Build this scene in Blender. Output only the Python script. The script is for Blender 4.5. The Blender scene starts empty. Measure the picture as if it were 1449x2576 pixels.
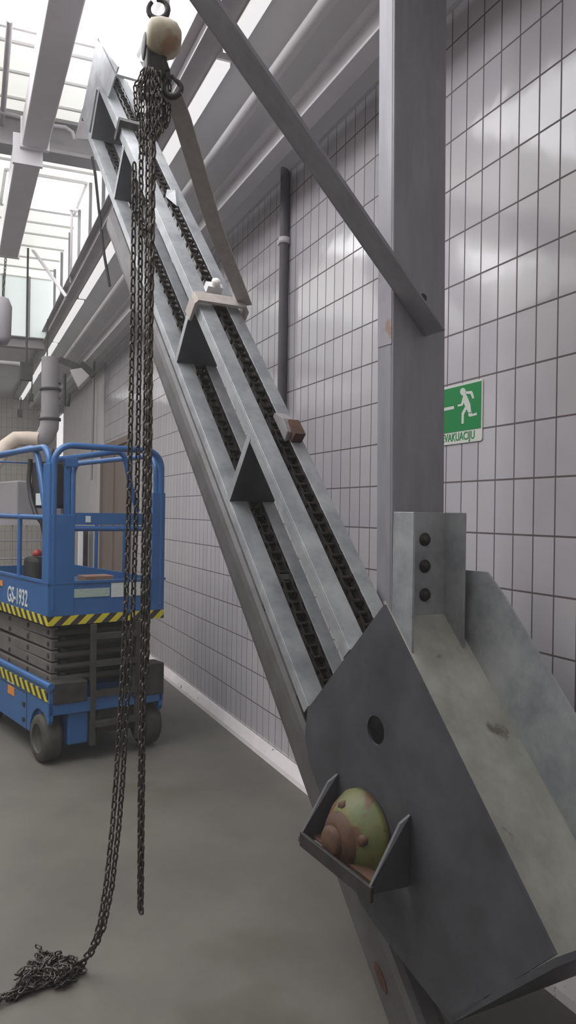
import bpy, bmesh, math, random
from mathutils import Vector as V, Matrix
from mathutils.geometry import tessellate_polygon
random.seed(7)
SC = bpy.context.scene
COL = SC.collection
# ------------------------------------------------------------------ camera
F, CX, CY, ROLL = 2000.0, 724.5, 1288.0, 0.015
H = 1.65
TH = math.atan2(836, 2000)
O = V((0, 0, H))
ct, st = math.cos(TH), math.sin(TH)
def ray(x, y):
    px, py = (x - CX) / F, (y - CY - 3.5) / F
    u, d = px + ROLL * py, py - ROLL * px
    return V((u * ct + st, ct - u * st, -d))
def at(x, y, X=None, Y=None, Z=None, D=None):
    r = ray(x, y)
    if X is not None: return O + r * (X / r.x)
    if Y is not None: return O + r * (Y / r.y)
    if Z is not None: return O + r * ((Z - H) / r.z)
    return O + r * D
cam = bpy.data.cameras.new('camera'); co = bpy.data.objects.new('camera', cam); COL.objects.link(co)
r_ = V((ct, -st, 0)); up = V((0, 0, 1)); fw = V((st, ct, 0))
cr = (r_ + ROLL * up).normalized(); cu = (up - ROLL * r_).normalized(); cb = cr.cross(cu)
M = Matrix((cr, cu, cb)).transposed().to_4x4(); M.translation = O
co.matrix_world = M
cam.sensor_fit = 'VERTICAL'; cam.sensor_height = 36.0; cam.lens = 36.0 * F / 2576
cam.shift_y = 3.5 / 2576; cam.clip_start = 0.05
SC.camera = co
SC.view_settings.view_transform = 'Standard'; SC.view_settings.look = 'None'
SC.view_settings.exposure = 0.0; SC.view_settings.gamma = 1.0
SC.view_settings.use_curve_mapping = False
# ------------------------------------------------------------------ materials
MATS = {}
def hexc(r, g, b):
    f = lambda c: (c / 255 / 12.92) if c / 255 <= 0.04045 else ((c / 255 + 0.055) / 1.055) ** 2.4
    return (f(r), f(g), f(b), 1)
def mat(name, c, c2=None, rough=.5, metal=0., scale=6., bump=0., stretch=None, spots=None, detail=6, spec=.5):
    m = bpy.data.materials.new(name); m.use_nodes = True
    nt = m.node_tree; n = nt.nodes; l = nt.links; b = n['Principled BSDF']
    b.inputs['Roughness'].default_value = rough; b.inputs['Metallic'].default_value = metal
    b.inputs['Specular IOR Level'].default_value = spec
    tc = n.new('ShaderNodeTexCoord'); mp = n.new('ShaderNodeMapping'); l.new(tc.outputs['Object'], mp.inputs[0])
    if stretch: mp.inputs['Scale'].default_value = stretch
    no = n.new('ShaderNodeTexNoise'); no.inputs['Scale'].default_value = scale; no.inputs['Detail'].default_value = detail
    no.inputs['Roughness'].default_value = .65
    l.new(mp.outputs[0], no.inputs['Vector'])
    rp = n.new('ShaderNodeValToRGB'); rp.color_ramp.elements[0].position = .3; rp.color_ramp.elements[1].position = .7
    rp.color_ramp.elements[0].color = c; rp.color_ramp.elements[1].color = c2 or c
    l.new(no.outputs['Fac'], rp.inputs[0]); out = rp.outputs[0]
    if spots:
        sc_, th, col = spots
        n2 = n.new('ShaderNodeTexNoise'); n2.inputs['Scale'].default_value = sc_; n2.inputs['Detail'].default_value = 4
        l.new(tc.outputs['Object'], n2.inputs['Vector'])
        r2 = n.new('ShaderNodeValToRGB'); r2.color_ramp.elements[0].position = th; r2.color_ramp.elements[1].position = th + .06
        l.new(n2.outputs['Fac'], r2.inputs[0])
        mx = n.new('ShaderNodeMix'); mx.data_type = 'RGBA'; mx.inputs['B'].default_value = col
        l.new(r2.outputs[0], mx.inputs['Factor']); l.new(out, mx.inputs['A']); out = mx.outputs['Result']
    l.new(out, b.inputs['Base Color'])
    if bump:
        bp = n.new('ShaderNodeBump'); bp.inputs['Strength'].default_value = bump; bp.inputs['Distance'].default_value = .01
        l.new(no.outputs['Fac'], bp.inputs['Height']); l.new(bp.outputs[0], b.inputs['Normal'])
    MATS[name] = m
    return m
def emis(name, c, s):
    m = bpy.data.materials.new(name); m.use_nodes = True
    b = m.node_tree.nodes['Principled BSDF']
    b.inputs['Base Color'].default_value = (.7, .7, .7, 1)
    b.inputs['Emission Color'].default_value = c; b.inputs['Emission Strength'].default_value = s
    MATS[name] = m; return m
g = lambda v, t=(0, 0, 0): hexc(v + t[0], v + t[1], v + t[2])
GALV = mat('galvanised', hexc(130, 132, 136), hexc(172, 174, 176), rough=.48, metal=.35, scale=7, bump=.08)
GALVP = mat('galvanised_plate', hexc(66, 66, 70), hexc(90, 91, 96), rough=.5, metal=.35, scale=5, bump=.12)
COVER = mat('cover_steel', hexc(126, 126, 120), hexc(178, 178, 168), rough=.6, metal=.1, scale=4, bump=.15, stretch=(1, 1, .35), spots=(9, .66, hexc(104, 98, 88)))
POST = mat('post_steel', hexc(132, 130, 136), hexc(152, 150, 156), rough=.5, metal=.3, scale=5, bump=.05, stretch=(3, 3, .6))
RUST = mat('rust', hexc(150, 146, 156), hexc(164, 158, 166), rough=.8, scale=6, bump=.2, spots=(9, .50, hexc(150, 124, 112)))
GREYM = mat('mid_grey_paint', hexc(132, 128, 130), hexc(146, 141, 143), rough=.6, scale=4)
PIPEM = mat('dark_wall_pipe', hexc(82, 78, 84), hexc(98, 93, 99), rough=.6, scale=5)
DARKST = mat('dark_steel', hexc(40, 38, 37), hexc(70, 66, 64), rough=.6, metal=.3, scale=14, bump=.2)
CHAIN = mat('chain_steel', hexc(62, 58, 54), hexc(104, 98, 92), rough=.42, metal=.7, scale=30)
DCHAIN = mat('drive_chain_steel', hexc(34, 31, 29), hexc(66, 58, 53), rough=.32, metal=.6, scale=30)
TUBE = mat('return_tube_steel', hexc(84, 80, 80), hexc(106, 103, 105), rough=.5, metal=.3, scale=6, bump=.1)
OLIVE = mat('olive_cast_iron', hexc(74, 88, 50), hexc(112, 104, 62), rough=.55, scale=9, bump=.4, spots=(11, .51, hexc(88, 62, 42)))
RUSTB = mat('rusty_shaft', hexc(62, 42, 32), hexc(94, 66, 48), rough=.7, scale=20, bump=.3)
BLUE = mat('blue_paint', hexc(42, 88, 142), hexc(50, 97, 152), rough=.35, scale=5, bump=.03)
BLACK = mat('black_plastic', hexc(30, 28, 30), hexc(46, 42, 42), rough=.6, scale=10)
RUBBER = mat('grey_rubber', hexc(48, 46, 40), hexc(74, 70, 60), rough=.85, scale=18, bump=.2)
ARM = mat('scissor_arm_steel', hexc(96, 90, 86), hexc(114, 108, 102), rough=.5, metal=.1, scale=7, spots=(11, .64, hexc(80, 76, 70)))
ARMD = mat('scissor_dark_steel', hexc(46, 46, 40), hexc(66, 64, 56), rough=.6, scale=9)
HOIST = mat('hoist_cover_paint', hexc(150, 136, 112), hexc(180, 170, 146), rough=.5, scale=7, spots=(6, .55, hexc(150, 120, 90)))
SLING = mat('webbing', hexc(160, 151, 146), hexc(178, 169, 164), rough=.9, scale=20, bump=.4)
CEIL = mat('aisle_ceiling_panel', hexc(222, 220, 224), hexc(232, 230, 232), rough=.7, scale=2)
BEAM = mat('roof_beam_paint', hexc(204, 200, 204), hexc(214, 211, 214), rough=.6, scale=3)
DBEAM = mat('dark_roof_beam', hexc(150, 144, 147), hexc(166, 160, 163), rough=.6, scale=3)
CREAM = mat('cream_roof_sheet', hexc(206, 204, 202), hexc(216, 214, 212), rough=.6, scale=2)
WHITEP = mat('white_paint', hexc(214, 212, 212), hexc(226, 224, 222), rough=.5, scale=3)
PLAST = mat('plaster', hexc(190, 184, 184), hexc(204, 198, 198), rough=.6, scale=2)
BROWN = mat('brown_door_paint', hexc(112, 98, 92), hexc(128, 112, 104), rough=.6, scale=3, stretch=(4, 4, .5))
PVC = mat('beige_duct', hexc(188, 172, 158), hexc(206, 190, 176), rough=.5, scale=4)
GREYD = mat('grey_duct', hexc(206, 200, 204), hexc(216, 210, 214), rough=.55, scale=4)
GREEN = mat('sign_green', hexc(24, 128, 66), hexc(26, 132, 70), rough=.45, scale=2)
SIGNW = mat('sign_white', hexc(206, 208, 200), hexc(212, 212, 206), rough=.45, scale=2)
LABEL = mat('decal_white', hexc(186, 194, 196), hexc(206, 210, 208), rough=.5, scale=60)
LABEL2 = mat('decal_pale_green', hexc(140, 158, 150), hexc(172, 184, 174), rough=.5, scale=60)
ORANGE = mat('orange_decal', hexc(206, 128, 44), hexc(214, 140, 54), rough=.5, scale=3)
RED = mat('red_plastic', hexc(150, 46, 40), hexc(160, 54, 46), rough=.5, scale=3)
CARD = mat('cardboard', hexc(142, 110, 96), hexc(156, 122, 106), rough=.8, scale=5)
SKIRT = mat('white_coving', hexc(226, 218, 218), hexc(240, 233, 233), rough=.5, scale=5, spots=(16, .66, hexc(96, 88, 82)))
SKY = emis('skylight_glazing', (.97, .98, 1, 1), 5.5)
CLER = emis('clerestory_glazing', (.92, .96, 1, 1), .62)
ENDG = emis('end_glazing', (.84, .97, .95, 1), .42)
ROOFG = emis('translucent_roof_sheet', (.97, .97, .90, 1), .72)
LAMP = emis('tube_lamp', (1, .98, .98, 1), .75)
# hazard stripes
def hazard():
    m = bpy.data.materials.new('hazard_stripes'); m.use_nodes = True; n = m.node_tree.nodes; l = m.node_tree.links
    tc = n.new('ShaderNodeTexCoord'); sp = n.new('ShaderNodeSeparateXYZ'); l.new(tc.outputs['Object'], sp.inputs[0])
    # stripes run along whichever horizontal axis of the lift the band follows: distance = F.p + G.p - z
    def mul(o, k):
        a = n.new('ShaderNodeMath'); a.operation = 'MULTIPLY'; l.new(o, a.inputs[0]); a.inputs[1].default_value = k; return a.outputs[0]
    def add(a_, b_):
        a = n.new('ShaderNodeMath'); a.operation = 'ADD'; l.new(a_, a.inputs[0]); l.new(b_, a.inputs[1]); return a.outputs[0]
    s = add(add(mul(sp.outputs[0], (.970 - .242) * 9.2), mul(sp.outputs[1], (.242 + .970) * 9.2)), mul(sp.outputs[2], -10))
    fr = n.new('ShaderNodeMath'); fr.operation = 'FRACT'; l.new(s, fr.inputs[0])
    gt = n.new('ShaderNodeMath'); gt.operation = 'GREATER_THAN'; l.new(fr.outputs[0], gt.inputs[0]); gt.inputs[1].default_value = .5
    mx = n.new('ShaderNodeMix'); mx.data_type = 'RGBA'; l.new(gt.outputs[0], mx.inputs['Factor'])
    mx.inputs['A'].default_value = hexc(196, 186, 40); mx.inputs['B'].default_value = hexc(52, 44, 52)
    l.new(mx.outputs['Result'], n['Principled BSDF'].inputs['Base Color']); n['Principled BSDF'].inputs['Roughness'].default_value = .5
    return m
HAZ = hazard()
def tiles(name, ax, w, h, ou, ov, c1, c2, cm, rough=.11, mort=.0035):
    m = bpy.data.materials.new(name); m.use_nodes = True; n = m.node_tree.nodes; l = m.node_tree.links
    b = n['Principled BSDF']
    tc = n.new('ShaderNodeNewGeometry'); sp = n.new('ShaderNodeSeparateXYZ'); l.new(tc.outputs['Position'], sp.inputs[0])
    cb_ = n.new('ShaderNodeCombineXYZ')
    a1 = n.new('ShaderNodeMath'); a1.operation = 'SUBTRACT'; a1.inputs[1].default_value = ou; l.new(sp.outputs[ax], a1.inputs[0])
    a2 = n.new('ShaderNodeMath'); a2.operation = 'SUBTRACT'; a2.inputs[1].default_value = ov; l.new(sp.outputs[2], a2.inputs[0])
    l.new(a1.outputs[0], cb_.inputs[0]); l.new(a2.outputs[0], cb_.inputs[1])
    br = n.new('ShaderNodeTexBrick'); br.offset = 0; br.squash = 1
    br.inputs['Scale'].default_value = 1; br.inputs['Mortar Size'].default_value = mort; br.inputs['Mortar Smooth'].default_value = .3
    br.inputs['Brick Width'].default_value = w; br.inputs['Row Height'].default_value = h
    br.inputs['Color1'].default_value = c1; br.inputs['Color2'].default_value = c2; br.inputs['Mortar'].default_value = cm
    l.new(cb_.outputs[0], br.inputs['Vector']); l.new(br.outputs['Color'], b.inputs['Base Color'])
    rr = n.new('ShaderNodeMapRange'); rr.inputs[3].default_value = rough; rr.inputs[4].default_value = .8
    l.new(br.outputs['Fac'], rr.inputs[0]); l.new(rr.outputs[0], b.inputs['Roughness'])
    no = n.new('ShaderNodeTexNoise'); no.inputs['Scale'].default_value = 5; no.inputs['Detail'].default_value = 2
    l.new(cb_.outputs[0], no.inputs['Vector'])
    hh = n.new('ShaderNodeMath'); hh.operation = 'MULTIPLY_ADD'; hh.inputs[1].default_value = -1.0; l.new(br.outputs['Fac'], hh.inputs[0]); 
    sc2 = n.new('ShaderNodeMath'); sc2.operation = 'MULTIPLY'; sc2.inputs[1].default_value = 1.2; l.new(no.outputs['Fac'], sc2.inputs[0]); l.new(sc2.outputs[0], hh.inputs[2])
    bp = n.new('ShaderNodeBump'); bp.inputs['Strength'].default_value = .35; bp.inputs['Distance'].default_value = .004
    l.new(hh.outputs[0], bp.inputs['Height']); l.new(bp.outputs[0], b.inputs['Normal'])
    return m
TILE = tiles('glazed_wall_tiles', 1, .115, .2135, 2.2585, .087, hexc(186, 182, 188), hexc(194, 190, 194), hexc(100, 88, 90), mort=.0042)
TILEB = tiles('far_wall_tiles', 0, .115, .2135, 0, .087, hexc(206, 200, 190), hexc(212, 206, 198), hexc(150, 138, 130))
def floor_mat():
    m = mat('concrete_floor', hexc(86, 83, 76), hexc(106, 102, 95), rough=.5, scale=1.6, bump=.05, spots=(1.1, .60, hexc(88, 85, 76)), detail=8)
    return m
FLOOR = floor_mat()
# ------------------------------------------------------------------ mesh helpers (world coordinates)
class G:
    def __init__(s): s.v = []; s.f = []; s.sm = []
    def add(s, vs, fs, smooth=False):
        k = len(s.v); s.v += [V(p) for p in vs]; s.f += [[i + k for i in f] for f in fs]; s.sm += [smooth] * len(fs); return s
    def box(s, c, a, b, d, ha, hb, hd):
        c = V(c); vs = [c + a * (x * ha) + b * (y * hb) + d * (z * hd) for x in (-1, 1) for y in (-1, 1) for z in (-1, 1)]
        return s.add(vs, [(0, 1, 3, 2), (4, 6, 7, 5), (0, 4, 5, 1), (2, 3, 7, 6), (0, 2, 6, 4), (1, 5, 7, 3)])
    def abox(s, x0, x1, y0, y1, z0, z1):
        return s.box(((x0 + x1) / 2, (y0 + y1) / 2, (z0 + z1) / 2), V((1, 0, 0)), V((0, 1, 0)), V((0, 0, 1)), abs(x1 - x0) / 2, abs(y1 - y0) / 2, abs(z1 - z0) / 2)
    def bar(s, p0, p1, w, h, upv=(0, 0, 1)):
        p0, p1 = V(p0), V(p1); d = (p1 - p0); L = d.length; d.normalize(); u = V(upv); sd = d.cross(u).normalized(); u = sd.cross(d)
        return s.box((p0 + p1) / 2, d, sd, u, L / 2, w / 2, h / 2)
    def prism(s, pts, ex):
        pts = [V(p) for p in pts]; n = len(pts); ex = V(ex)
        tri = tessellate_polygon([pts])
        fs = [tuple(t) for t in tri] + [tuple(i + n for i in reversed(t)) for t in tri] + [(i, (i + 1) % n, (i + 1) % n + n, i + n) for i in range(n)]
        return s.add(pts + [p + ex for p in pts], fs)
    def holed(s, outer, inner, ex):
        outer = [V(p) for p in outer]; inner = [V(p) for p in inner]; allp = outer + inner; n = len(allp); no = len(outer); ex = V(ex)
        tri = tessellate_polygon([outer, inner])
        fs = [tuple(t) for t in tri] + [tuple(i + n for i in reversed(t)) for t in tri]
        fs += [(i, (i + 1) % no, (i + 1) % no + n, i + n) for i in range(no)]
        ni = len(inner)
        fs += [(no + i, no + (i + 1) % ni, no + (i + 1) % ni + n, no + i + n) for i in range(ni)]
        return s.add(allp + [p + ex for p in allp], fs)
    def tube(s, pts, r, n=10, closed=False, caps=True, upv=None):
        pts = [V(p) for p in pts]; m = len(pts); vs = []; prev = None
        for i, p in enumerate(pts):
            if closed: t = (pts[(i + 1) % m] - pts[i - 1])
            else: t = pts[min(i + 1, m - 1)] - pts[max(i - 1, 0)]
            t.normalize()
            if prev is None:
                u = V(upv) if upv else (V((0, 0, 1)) if abs(t.z) < .9 else V((1, 0, 0)))
            else: u = prev
            u = (u - t * u.dot(t)).normalized(); prev = u; w = t.cross(u)
            rr = r[i] if isinstance(r, (list, tuple)) else r
            vs += [p + (u * math.cos(2 * math.pi * k / n) + w * math.sin(2 * math.pi * k / n)) * rr for k in range(n)]
        fs = []
        for i in range(m if closed else m - 1):
            j = (i + 1) % m
            fs += [(i * n + k, i * n + (k + 1) % n, j * n + (k + 1) % n, j * n + k) for k in range(n)]
        s.add(vs, fs, True)
        if caps and not closed:
            s.add(vs[:n], [tuple(reversed(range(n)))]); s.add(vs[-n:], [tuple(range(n))])
        return s
    def cyl(s, p0, p1, r, n=20): return s.tube([p0, p1], r, n)
    def lathe(s, prof, o, ax, n=28):
        o = V(o); ax = V(ax).normalized(); u = V((0, 0, 1)) if abs(ax.z) < .9 else V((1, 0, 0)); u = (u - ax * u.dot(ax)).normalized(); w = ax.cross(u)
        vs = [o + ax * h + (u * math.cos(2 * math.pi * k / n) + w * math.sin(2 * math.pi * k / n)) * max(r, 1e-4) for h, r in prof for k in range(n)]
        fs = [(i * n + k, i * n + (k + 1) % n, (i + 1) * n + (k + 1) % n, (i + 1) * n + k) for i in range(len(prof) - 1) for k in range(n)]
        return s.add(vs, fs, True)
    def link(s, c, d, u, L, W, r, seg=12, n=5):
        c, d, u = V(c), V(d).normalized(), V(u); u = (u - d * u.dot(d)).normalized()
        st_ = L / 2 - W / 2; pts = []
        for k in range(seg):
            a = 2 * math.pi * (k + .5) / seg; x, y = math.cos(a) * (W / 2 - r), math.sin(a) * (W / 2 - r)
            x += st_ if x > 0 else -st_
            pts.append(c + d * x + u * y)
        return s.tube(pts, r, n, closed=True, upv=d.cross(u))
WL = {}
def obj(name, gm, m, parent=None, bevel=0, kind=None, label=None, cat=None, group=None):
    if parent is None:
        xs = [v.x for v in gm.v]; ys = [v.y for v in gm.v]; zs = [v.z for v in gm.v]
        loc = V(((min(xs) + max(xs)) / 2, (min(ys) + max(ys)) / 2, min(zs)))
    else: loc = WL[parent.name]
    me = bpy.data.meshes.new(name); me.from_pydata([v - loc for v in gm.v], [], gm.f)
    me.polygons.foreach_set('use_smooth', gm.sm); me.update()
    b = bmesh.new(); b.from_mesh(me); bmesh.ops.recalc_face_normals(b, faces=b.faces); b.to_mesh(me); b.free()
    me.materials.append(m)
    o = bpy.data.objects.new(name, me); COL.objects.link(o)
    if parent is None: o.location = loc
    else: o.parent = parent
    WL[o.name] = loc
    if bevel:
        md = o.modifiers.new('bevel', 'BEVEL'); md.width = bevel; md.segments = 2; md.limit_method = 'ANGLE'
    if kind: o['kind'] = kind
    if label: o['label'] = label
    if cat: o['category'] = cat
    if group: o['group'] = group
    return o
def empty(name, loc, label, cat, group=None):
    o = bpy.data.objects.new(name, None); COL.objects.link(o); o.location = loc; o.empty_display_size = .1
    WL[o.name] = V(loc); o['label'] = label; o['category'] = cat
    if group: o['group'] = group
    return o
def textmesh(name, txt, origin, right, upv, size, m, parent, sx=1.0, bold=.0):
    """flat raised lettering; origin = lower left"""
    cu_ = bpy.data.curves.new(name, 'FONT'); cu_.body = txt; cu_.size = 1; cu_.extrude = .01; cu_.offset = bold
    to = bpy.data.objects.new(name + '_tmp', cu_); COL.objects.link(to)
    bpy.context.view_layer.update()
    me = bpy.data.meshes.new_from_object(to.evaluated_get(bpy.context.evaluated_depsgraph_get()))
    right, upv = V(right).normalized(), V(upv).normalized(); nn = right.cross(upv)
    vs = [v.co.copy() for v in me.vertices]; fs = [tuple(p.vertices) for p in me.polygons]
    bpy.data.objects.remove(to)
    q = G(); q.add([V(origin) + right * (c.x * size * sx) + upv * (c.y * size) + nn * (c.z * .1) for c in vs], fs)
    w = max(c.x for c in vs) * size * sx
    return obj(name, q, m, parent), w
X_, Y_, Z_ = V((1, 0, 0)), V((0, 1, 0)), V((0, 0, 1))
# ------------------------------------------------------------------ the room
WX = 1.98; YB = 19.0; YN = -3.5; XL = -7.0; ZR = 5.10; XC = 1.30; ZC = 4.16
q = G().abox(XL, WX + .3, YN, YB + .2, -.2, 0); obj('floor', q, FLOOR, kind='structure')
q = G().abox(WX, WX + .25, YN, YB, 0, 4.0); obj('wall_right', q, TILE, kind='structure')
q = G().abox(XL, WX + .25, YB, YB + .2, 0, 4.6); obj('wall_back', q, TILEB, kind='structure')
q = G().abox(XL - .2, XL, YN, YB, 0, ZR); obj('wall_left', q, PLAST, kind='structure')
q = G().abox(XL, WX + .25, YN - .2, YN, 0, ZR); obj('wall_front', q, PLAST, kind='structure')
q = G()   # sloping ceiling of the low aisle
q.prism([(WX + .25, YN, 3.82), (WX - .02, YN, 3.87), (XC, YN, ZC + .06), (XC, YN, ZC + .16), (WX + .25, YN, 3.95)], (0, YB - YN, 0))
obj('ceiling_aisle', q, CEIL, kind='structure')
# roof: translucent ribbed sheets with skylight openings
def roofcoord(px, py): return at(px, py, Z=ZR)
q = G()
SKYS = [(-3.4, 1.22, 2.2, 6.0), (-3.4, .28, 8.55, 9.5), (.42, 1.22, 8.55, 9.5)]
cells_x = [XL, -3.4, .28, .42, 1.22, XC]; cells_y = [YN, 2.2, 6.0, 8.55, 9.5, YB]
for i in range(len(cells_x) - 1):
    for j in range(len(cells_y) - 1):
        x0, x1, y0, y1 = cells_x[i], cells_x[i + 1], cells_y[j], cells_y[j + 1]
        xm, ym = (x0 + x1) / 2, (y0 + y1) / 2
        if any(a < xm < b and c < ym < d for a, b, c, d in SKYS): continue
        q.abox(x0, x1, y0, y1, ZR, ZR + .04)
obj('ceiling', q, ROOFG, kind='structure')
for k, (a, b, c, d) in enumerate(SKYS):
    w = obj('window_%d' % (k + 1), G().abox(a, b, c, d, ZR + .02, ZR + .03), SKY, kind='structure')
    fr = G()
    for p0, p1 in (((a, c), (b, c)), ((a, d), (b, d)), ((a, c), (a, d)), ((b, c), (b, d))):
        fr.bar((p0[0], p0[1], ZR), (p1[0], p1[1], ZR), .03, .05)
    obj('window_frame', fr, WHITEP, w)
# ribs of the roof sheet
q = G(); y = 6.2
while y < 18:
    if not 8.5 < y < 9.55: q.abox(XL, XC, y - .012, y + .012, ZR - .018, ZR)
    y += .42 if y < 10 else .5
obj('trim_1', q, CREAM, kind='structure')
# clerestory above the aisle edge
q = G().abox(XC - .02, XC, 1.0, 18.6, ZC + .16, ZR); w = obj('window_4', q, CLER, kind='structure')
q = G(); y = 2.0
while y < 18.5:
    q.abox(XC - .05, XC - .018, y - .018, y + .018, ZC + .16, ZR); y += .82
obj('window_mullions', q, GREYM, w)
q = G().abox(XL, XC - .02, 12.4, 12.44, 4.2, ZR); w = obj('window_5', q, ENDG, kind='structure')
q = G(); x = -3.0
while x < 1.25:
    q.abox(x - .018, x + .018, 12.36, 12.41, 4.2, ZR); x += .36
obj('window_mullions', q, GREYM, w)
# coving along the wall foot
q = G(); q.prism([(WX, YN, 0), (WX - .055, YN, 0), (WX - .05, YN, .03), (WX - .018, YN, .087), (WX, YN, .087)], (0, 20.0, 0))
obj('baseboard_right', q, SKIRT, kind='structure')
q = G().abox(XL, XC - .02, 12.46, YB, 4.2, 4.26); obj('ceiling_far', q, CEIL, kind='structure')
# door in the right wall, far
d0, d1 = 9.75, 11.6
q = G().abox(WX - .03, WX - .005, d0, d1, .02, 2.5); dr = obj('door_1', q, BROWN, kind='structure')
q = G()
q.abox(WX - .06, WX - .001, d0 - .08, d0, 0, 2.58); q.abox(WX - .06, WX - .001, d1, d1 + .08, 0, 2.58); q.abox(WX - .06, WX - .001, d0, d1, 2.5, 2.58)
q.abox(WX - .05, WX - .028, (d0 + d1) / 2 - .02, (d0 + d1) / 2 + .02, .05, 2.5)
obj('door_frame', q, BROWN, dr)
q = G().abox(WX - .012, WX - .001, 11.7, 16.4, .09, 3.8); obj('trim_2', q, PLAST, kind='structure')
q = G().abox(WX - .02, WX - .002, 16.6, 17.5, 1.2, 3.6); w = obj('window_6', q, LAMP, kind='structure')
q = G()
for z in (1.2, 2.0, 2.8, 3.6): q.abox(WX - .04, WX - .018, 16.6, 17.5, z - .02, z + .02)
obj('window_frame', q, GREYD, w)

# ------------------------------------------------------------------ roof steelwork
def ibeam(p0, p1, w, h, name, m, label, cat, group=None, tf=.014, tw=.01):
    p0, p1 = V(p0), V(p1); q = G()
    q.bar(p0 + Z_ * (h - tf / 2), p1 + Z_ * (h - tf / 2), w, tf); q.bar(p0 + Z_ * tf / 2, p1 + Z_ * tf / 2, w, tf); q.bar(p0 + Z_ * h / 2, p1 + Z_ * h / 2, tw, h - 2 * tf)
    return obj(name, q, m, label=label, cat=cat, group=group)
ibeam((XC - .09, 1.0, ZC - .04), (XC - .09, 18.8, ZC - .04), .12, .20, 'roof_beam', DBEAM, 'long dark steel edge beam running under the slanted glazing toward the far wall', 'beam')
ibeam((1.70, YN + .1, 3.74), (1.70, 18.8, 3.74), .10, .16, 'roof_beam', BEAM, 'grey lengthwise purlin under the low aisle ceiling, halfway between column and lamps', 'beam')
q = G().cyl((1.50, 1.0, 3.94), (1.50, 18.5, 3.94), .035, 12)
obj('ceiling_pipe', q, BEAM, label='straight grey pipe running lengthwise under the aisle ceiling beside the lamps', cat='pipe')
# row of tube lamps below the edge beam
y = 2.3; first = True; k = 0
names = ['tube lamp batten nearest the camera, crossing behind the diagonal brace', 'second tube lamp batten of the row, ending just above the sling',
         'tube lamp batten hidden partly behind the inclined conveyor head', 'tube lamp batten left of the conveyor, upper one of the far row',
         'tube lamp batten above the blue lift, middle of the far row', 'farthest tube lamp batten, low over the blue lift platform']
y0s = [(1.6, 4.05), (4.13, 6.7), (6.8, 9.4), (9.5, 12.0), (12.1, 15.0), (15.1, 18.6)]
for (a, b), lab in zip(y0s, names):
    r0 = empty('tube_lamp', (XC + .0, (a + b) / 2, ZC - .08), lab, 'lamp', 'tube lamps along the edge beam')
    q = G().abox(XC - .03, XC + .055, a, b, ZC - .05, ZC + .0); obj('housing', q, GREYD, r0)
    q = G().abox(XC - .028, XC + .052, a + .02, b - .02, ZC - .075, ZC - .05); obj('diffuser', q, LAMP, r0)
# transverse beam under the roof and one farther on
ibeam((XL + .1, 7.25, 4.74), (XC - .08, 7.25, 4.74), .22, .30, 'roof_beam', GREYM, 'wide grey cross beam under the bright roof, just left of the conveyor head', 'beam', tf=.03)
ibeam((XL + .1, 12.3, 4.02), (XC - .12, 12.3, 4.02), .16, .16, 'roof_beam', DBEAM, 'dark cross beam below the far greenish glazing, above the blue lift', 'beam')
# grey hanging box ducts
def boxduct(pxs, label, zb, near=None):
    (xa, ya), (xb, yb), (xc, yc), (xd, yd) = pxs      # near left, near right, far right, far left seen on the duct's underside
    A, B, C_, D_ = [at(a, b, Z=zb) for a, b in pxs]
    x0 = (A.x + D_.x) / 2; x1 = (B.x + C_.x) / 2; yn = (A.y + B.y) / 2; yf = (C_.y + D_.y) / 2
    r0 = empty('box_duct', ((x0 + x1) / 2, (yn + yf) / 2, zb), label, 'duct')
    if near: yn = near
    q = G().abox(x0, x1, yn, yf, zb, zb + .22); obj('casing', q, GREYD, r0, bevel=.01)
    for ya in (yf - .04, yn): q = G().abox(x0 - .012, x1 + .012, ya, ya + .04, zb - .012, zb + .23); obj('flange', q, BEAM, r0)
    for ya in (yf - .25, yf - 1.6): q = G().cyl(((x0 + x1) / 2, ya, zb + .2), ((x0 + x1) / 2, ya, ZR + .01), .008, 6); obj('hanger_rod', q, DBEAM, r0)
    return x0, x1, yf
boxduct([(104, 60), (196, 40), (128, 378), (58, 375)], 'grey box duct hanging under the roof, nearer and higher of two', 4.56, near=2.3)
dx0, dx1, dyf = boxduct([(30, 410), (95, 408), (52, 655), (0, 640)], 'grey box duct hanging under the roof, lower one beyond the cross beam', 4.44)
# chain block at far left hanging under the second duct
def chainrun(q, pts, pitch, L, W, r, seg=10, n=4, jitter=0):
    pts = [V(p) for p in pts]; i = 0; pos = pts[0].copy(); k = 0; d = 0
    segs = [(pts[j], pts[j + 1]) for j in range(len(pts) - 1)]
    tot = sum((b - a).length for a, b in segs); s_ = 0
    while s_ < tot:
        t = s_; j = 0
        while j < len(segs) - 1 and t > (segs[j][1] - segs[j][0]).length: t -= (segs[j][1] - segs[j][0]).length; j += 1
        a, b = segs[j]; dr = (b - a).normalized()
        if jitter: dr = (dr + V([random.uniform(-jitter, jitter) for _ in range(3)])).normalized()
        c = a + (b - a).normalized() * t
        u = V((.8, .6, 0)) if k % 2 == 0 else V((-.6, .8, 0))
        if abs(dr.dot(u)) > .9: u = V((0, 0, 1))
        q.link(c, dr, u, L, W, r, seg, n); s_ += pitch; k += 1
    return q
HB = at(6, 745, D=6.3); r0 = empty('chain_block', HB - Z_ * .35, 'small grey chain block hanging on a chain at the left edge above the lift', 'hoist')
q = G(); chainrun(q, [at(14, 655, D=6.3), at(8, 745, D=6.3)], .03, .045, .026, .005, 8, 4); obj('chain', q, CHAIN, r0)
q = G().lathe([(0, 0), (0, .045), (.05, .07), (.3, .075), (.36, .05), (.38, 0)], HB - Z_ * .38, Z_, 16); obj('housing', q, GREYM, r0)
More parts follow.
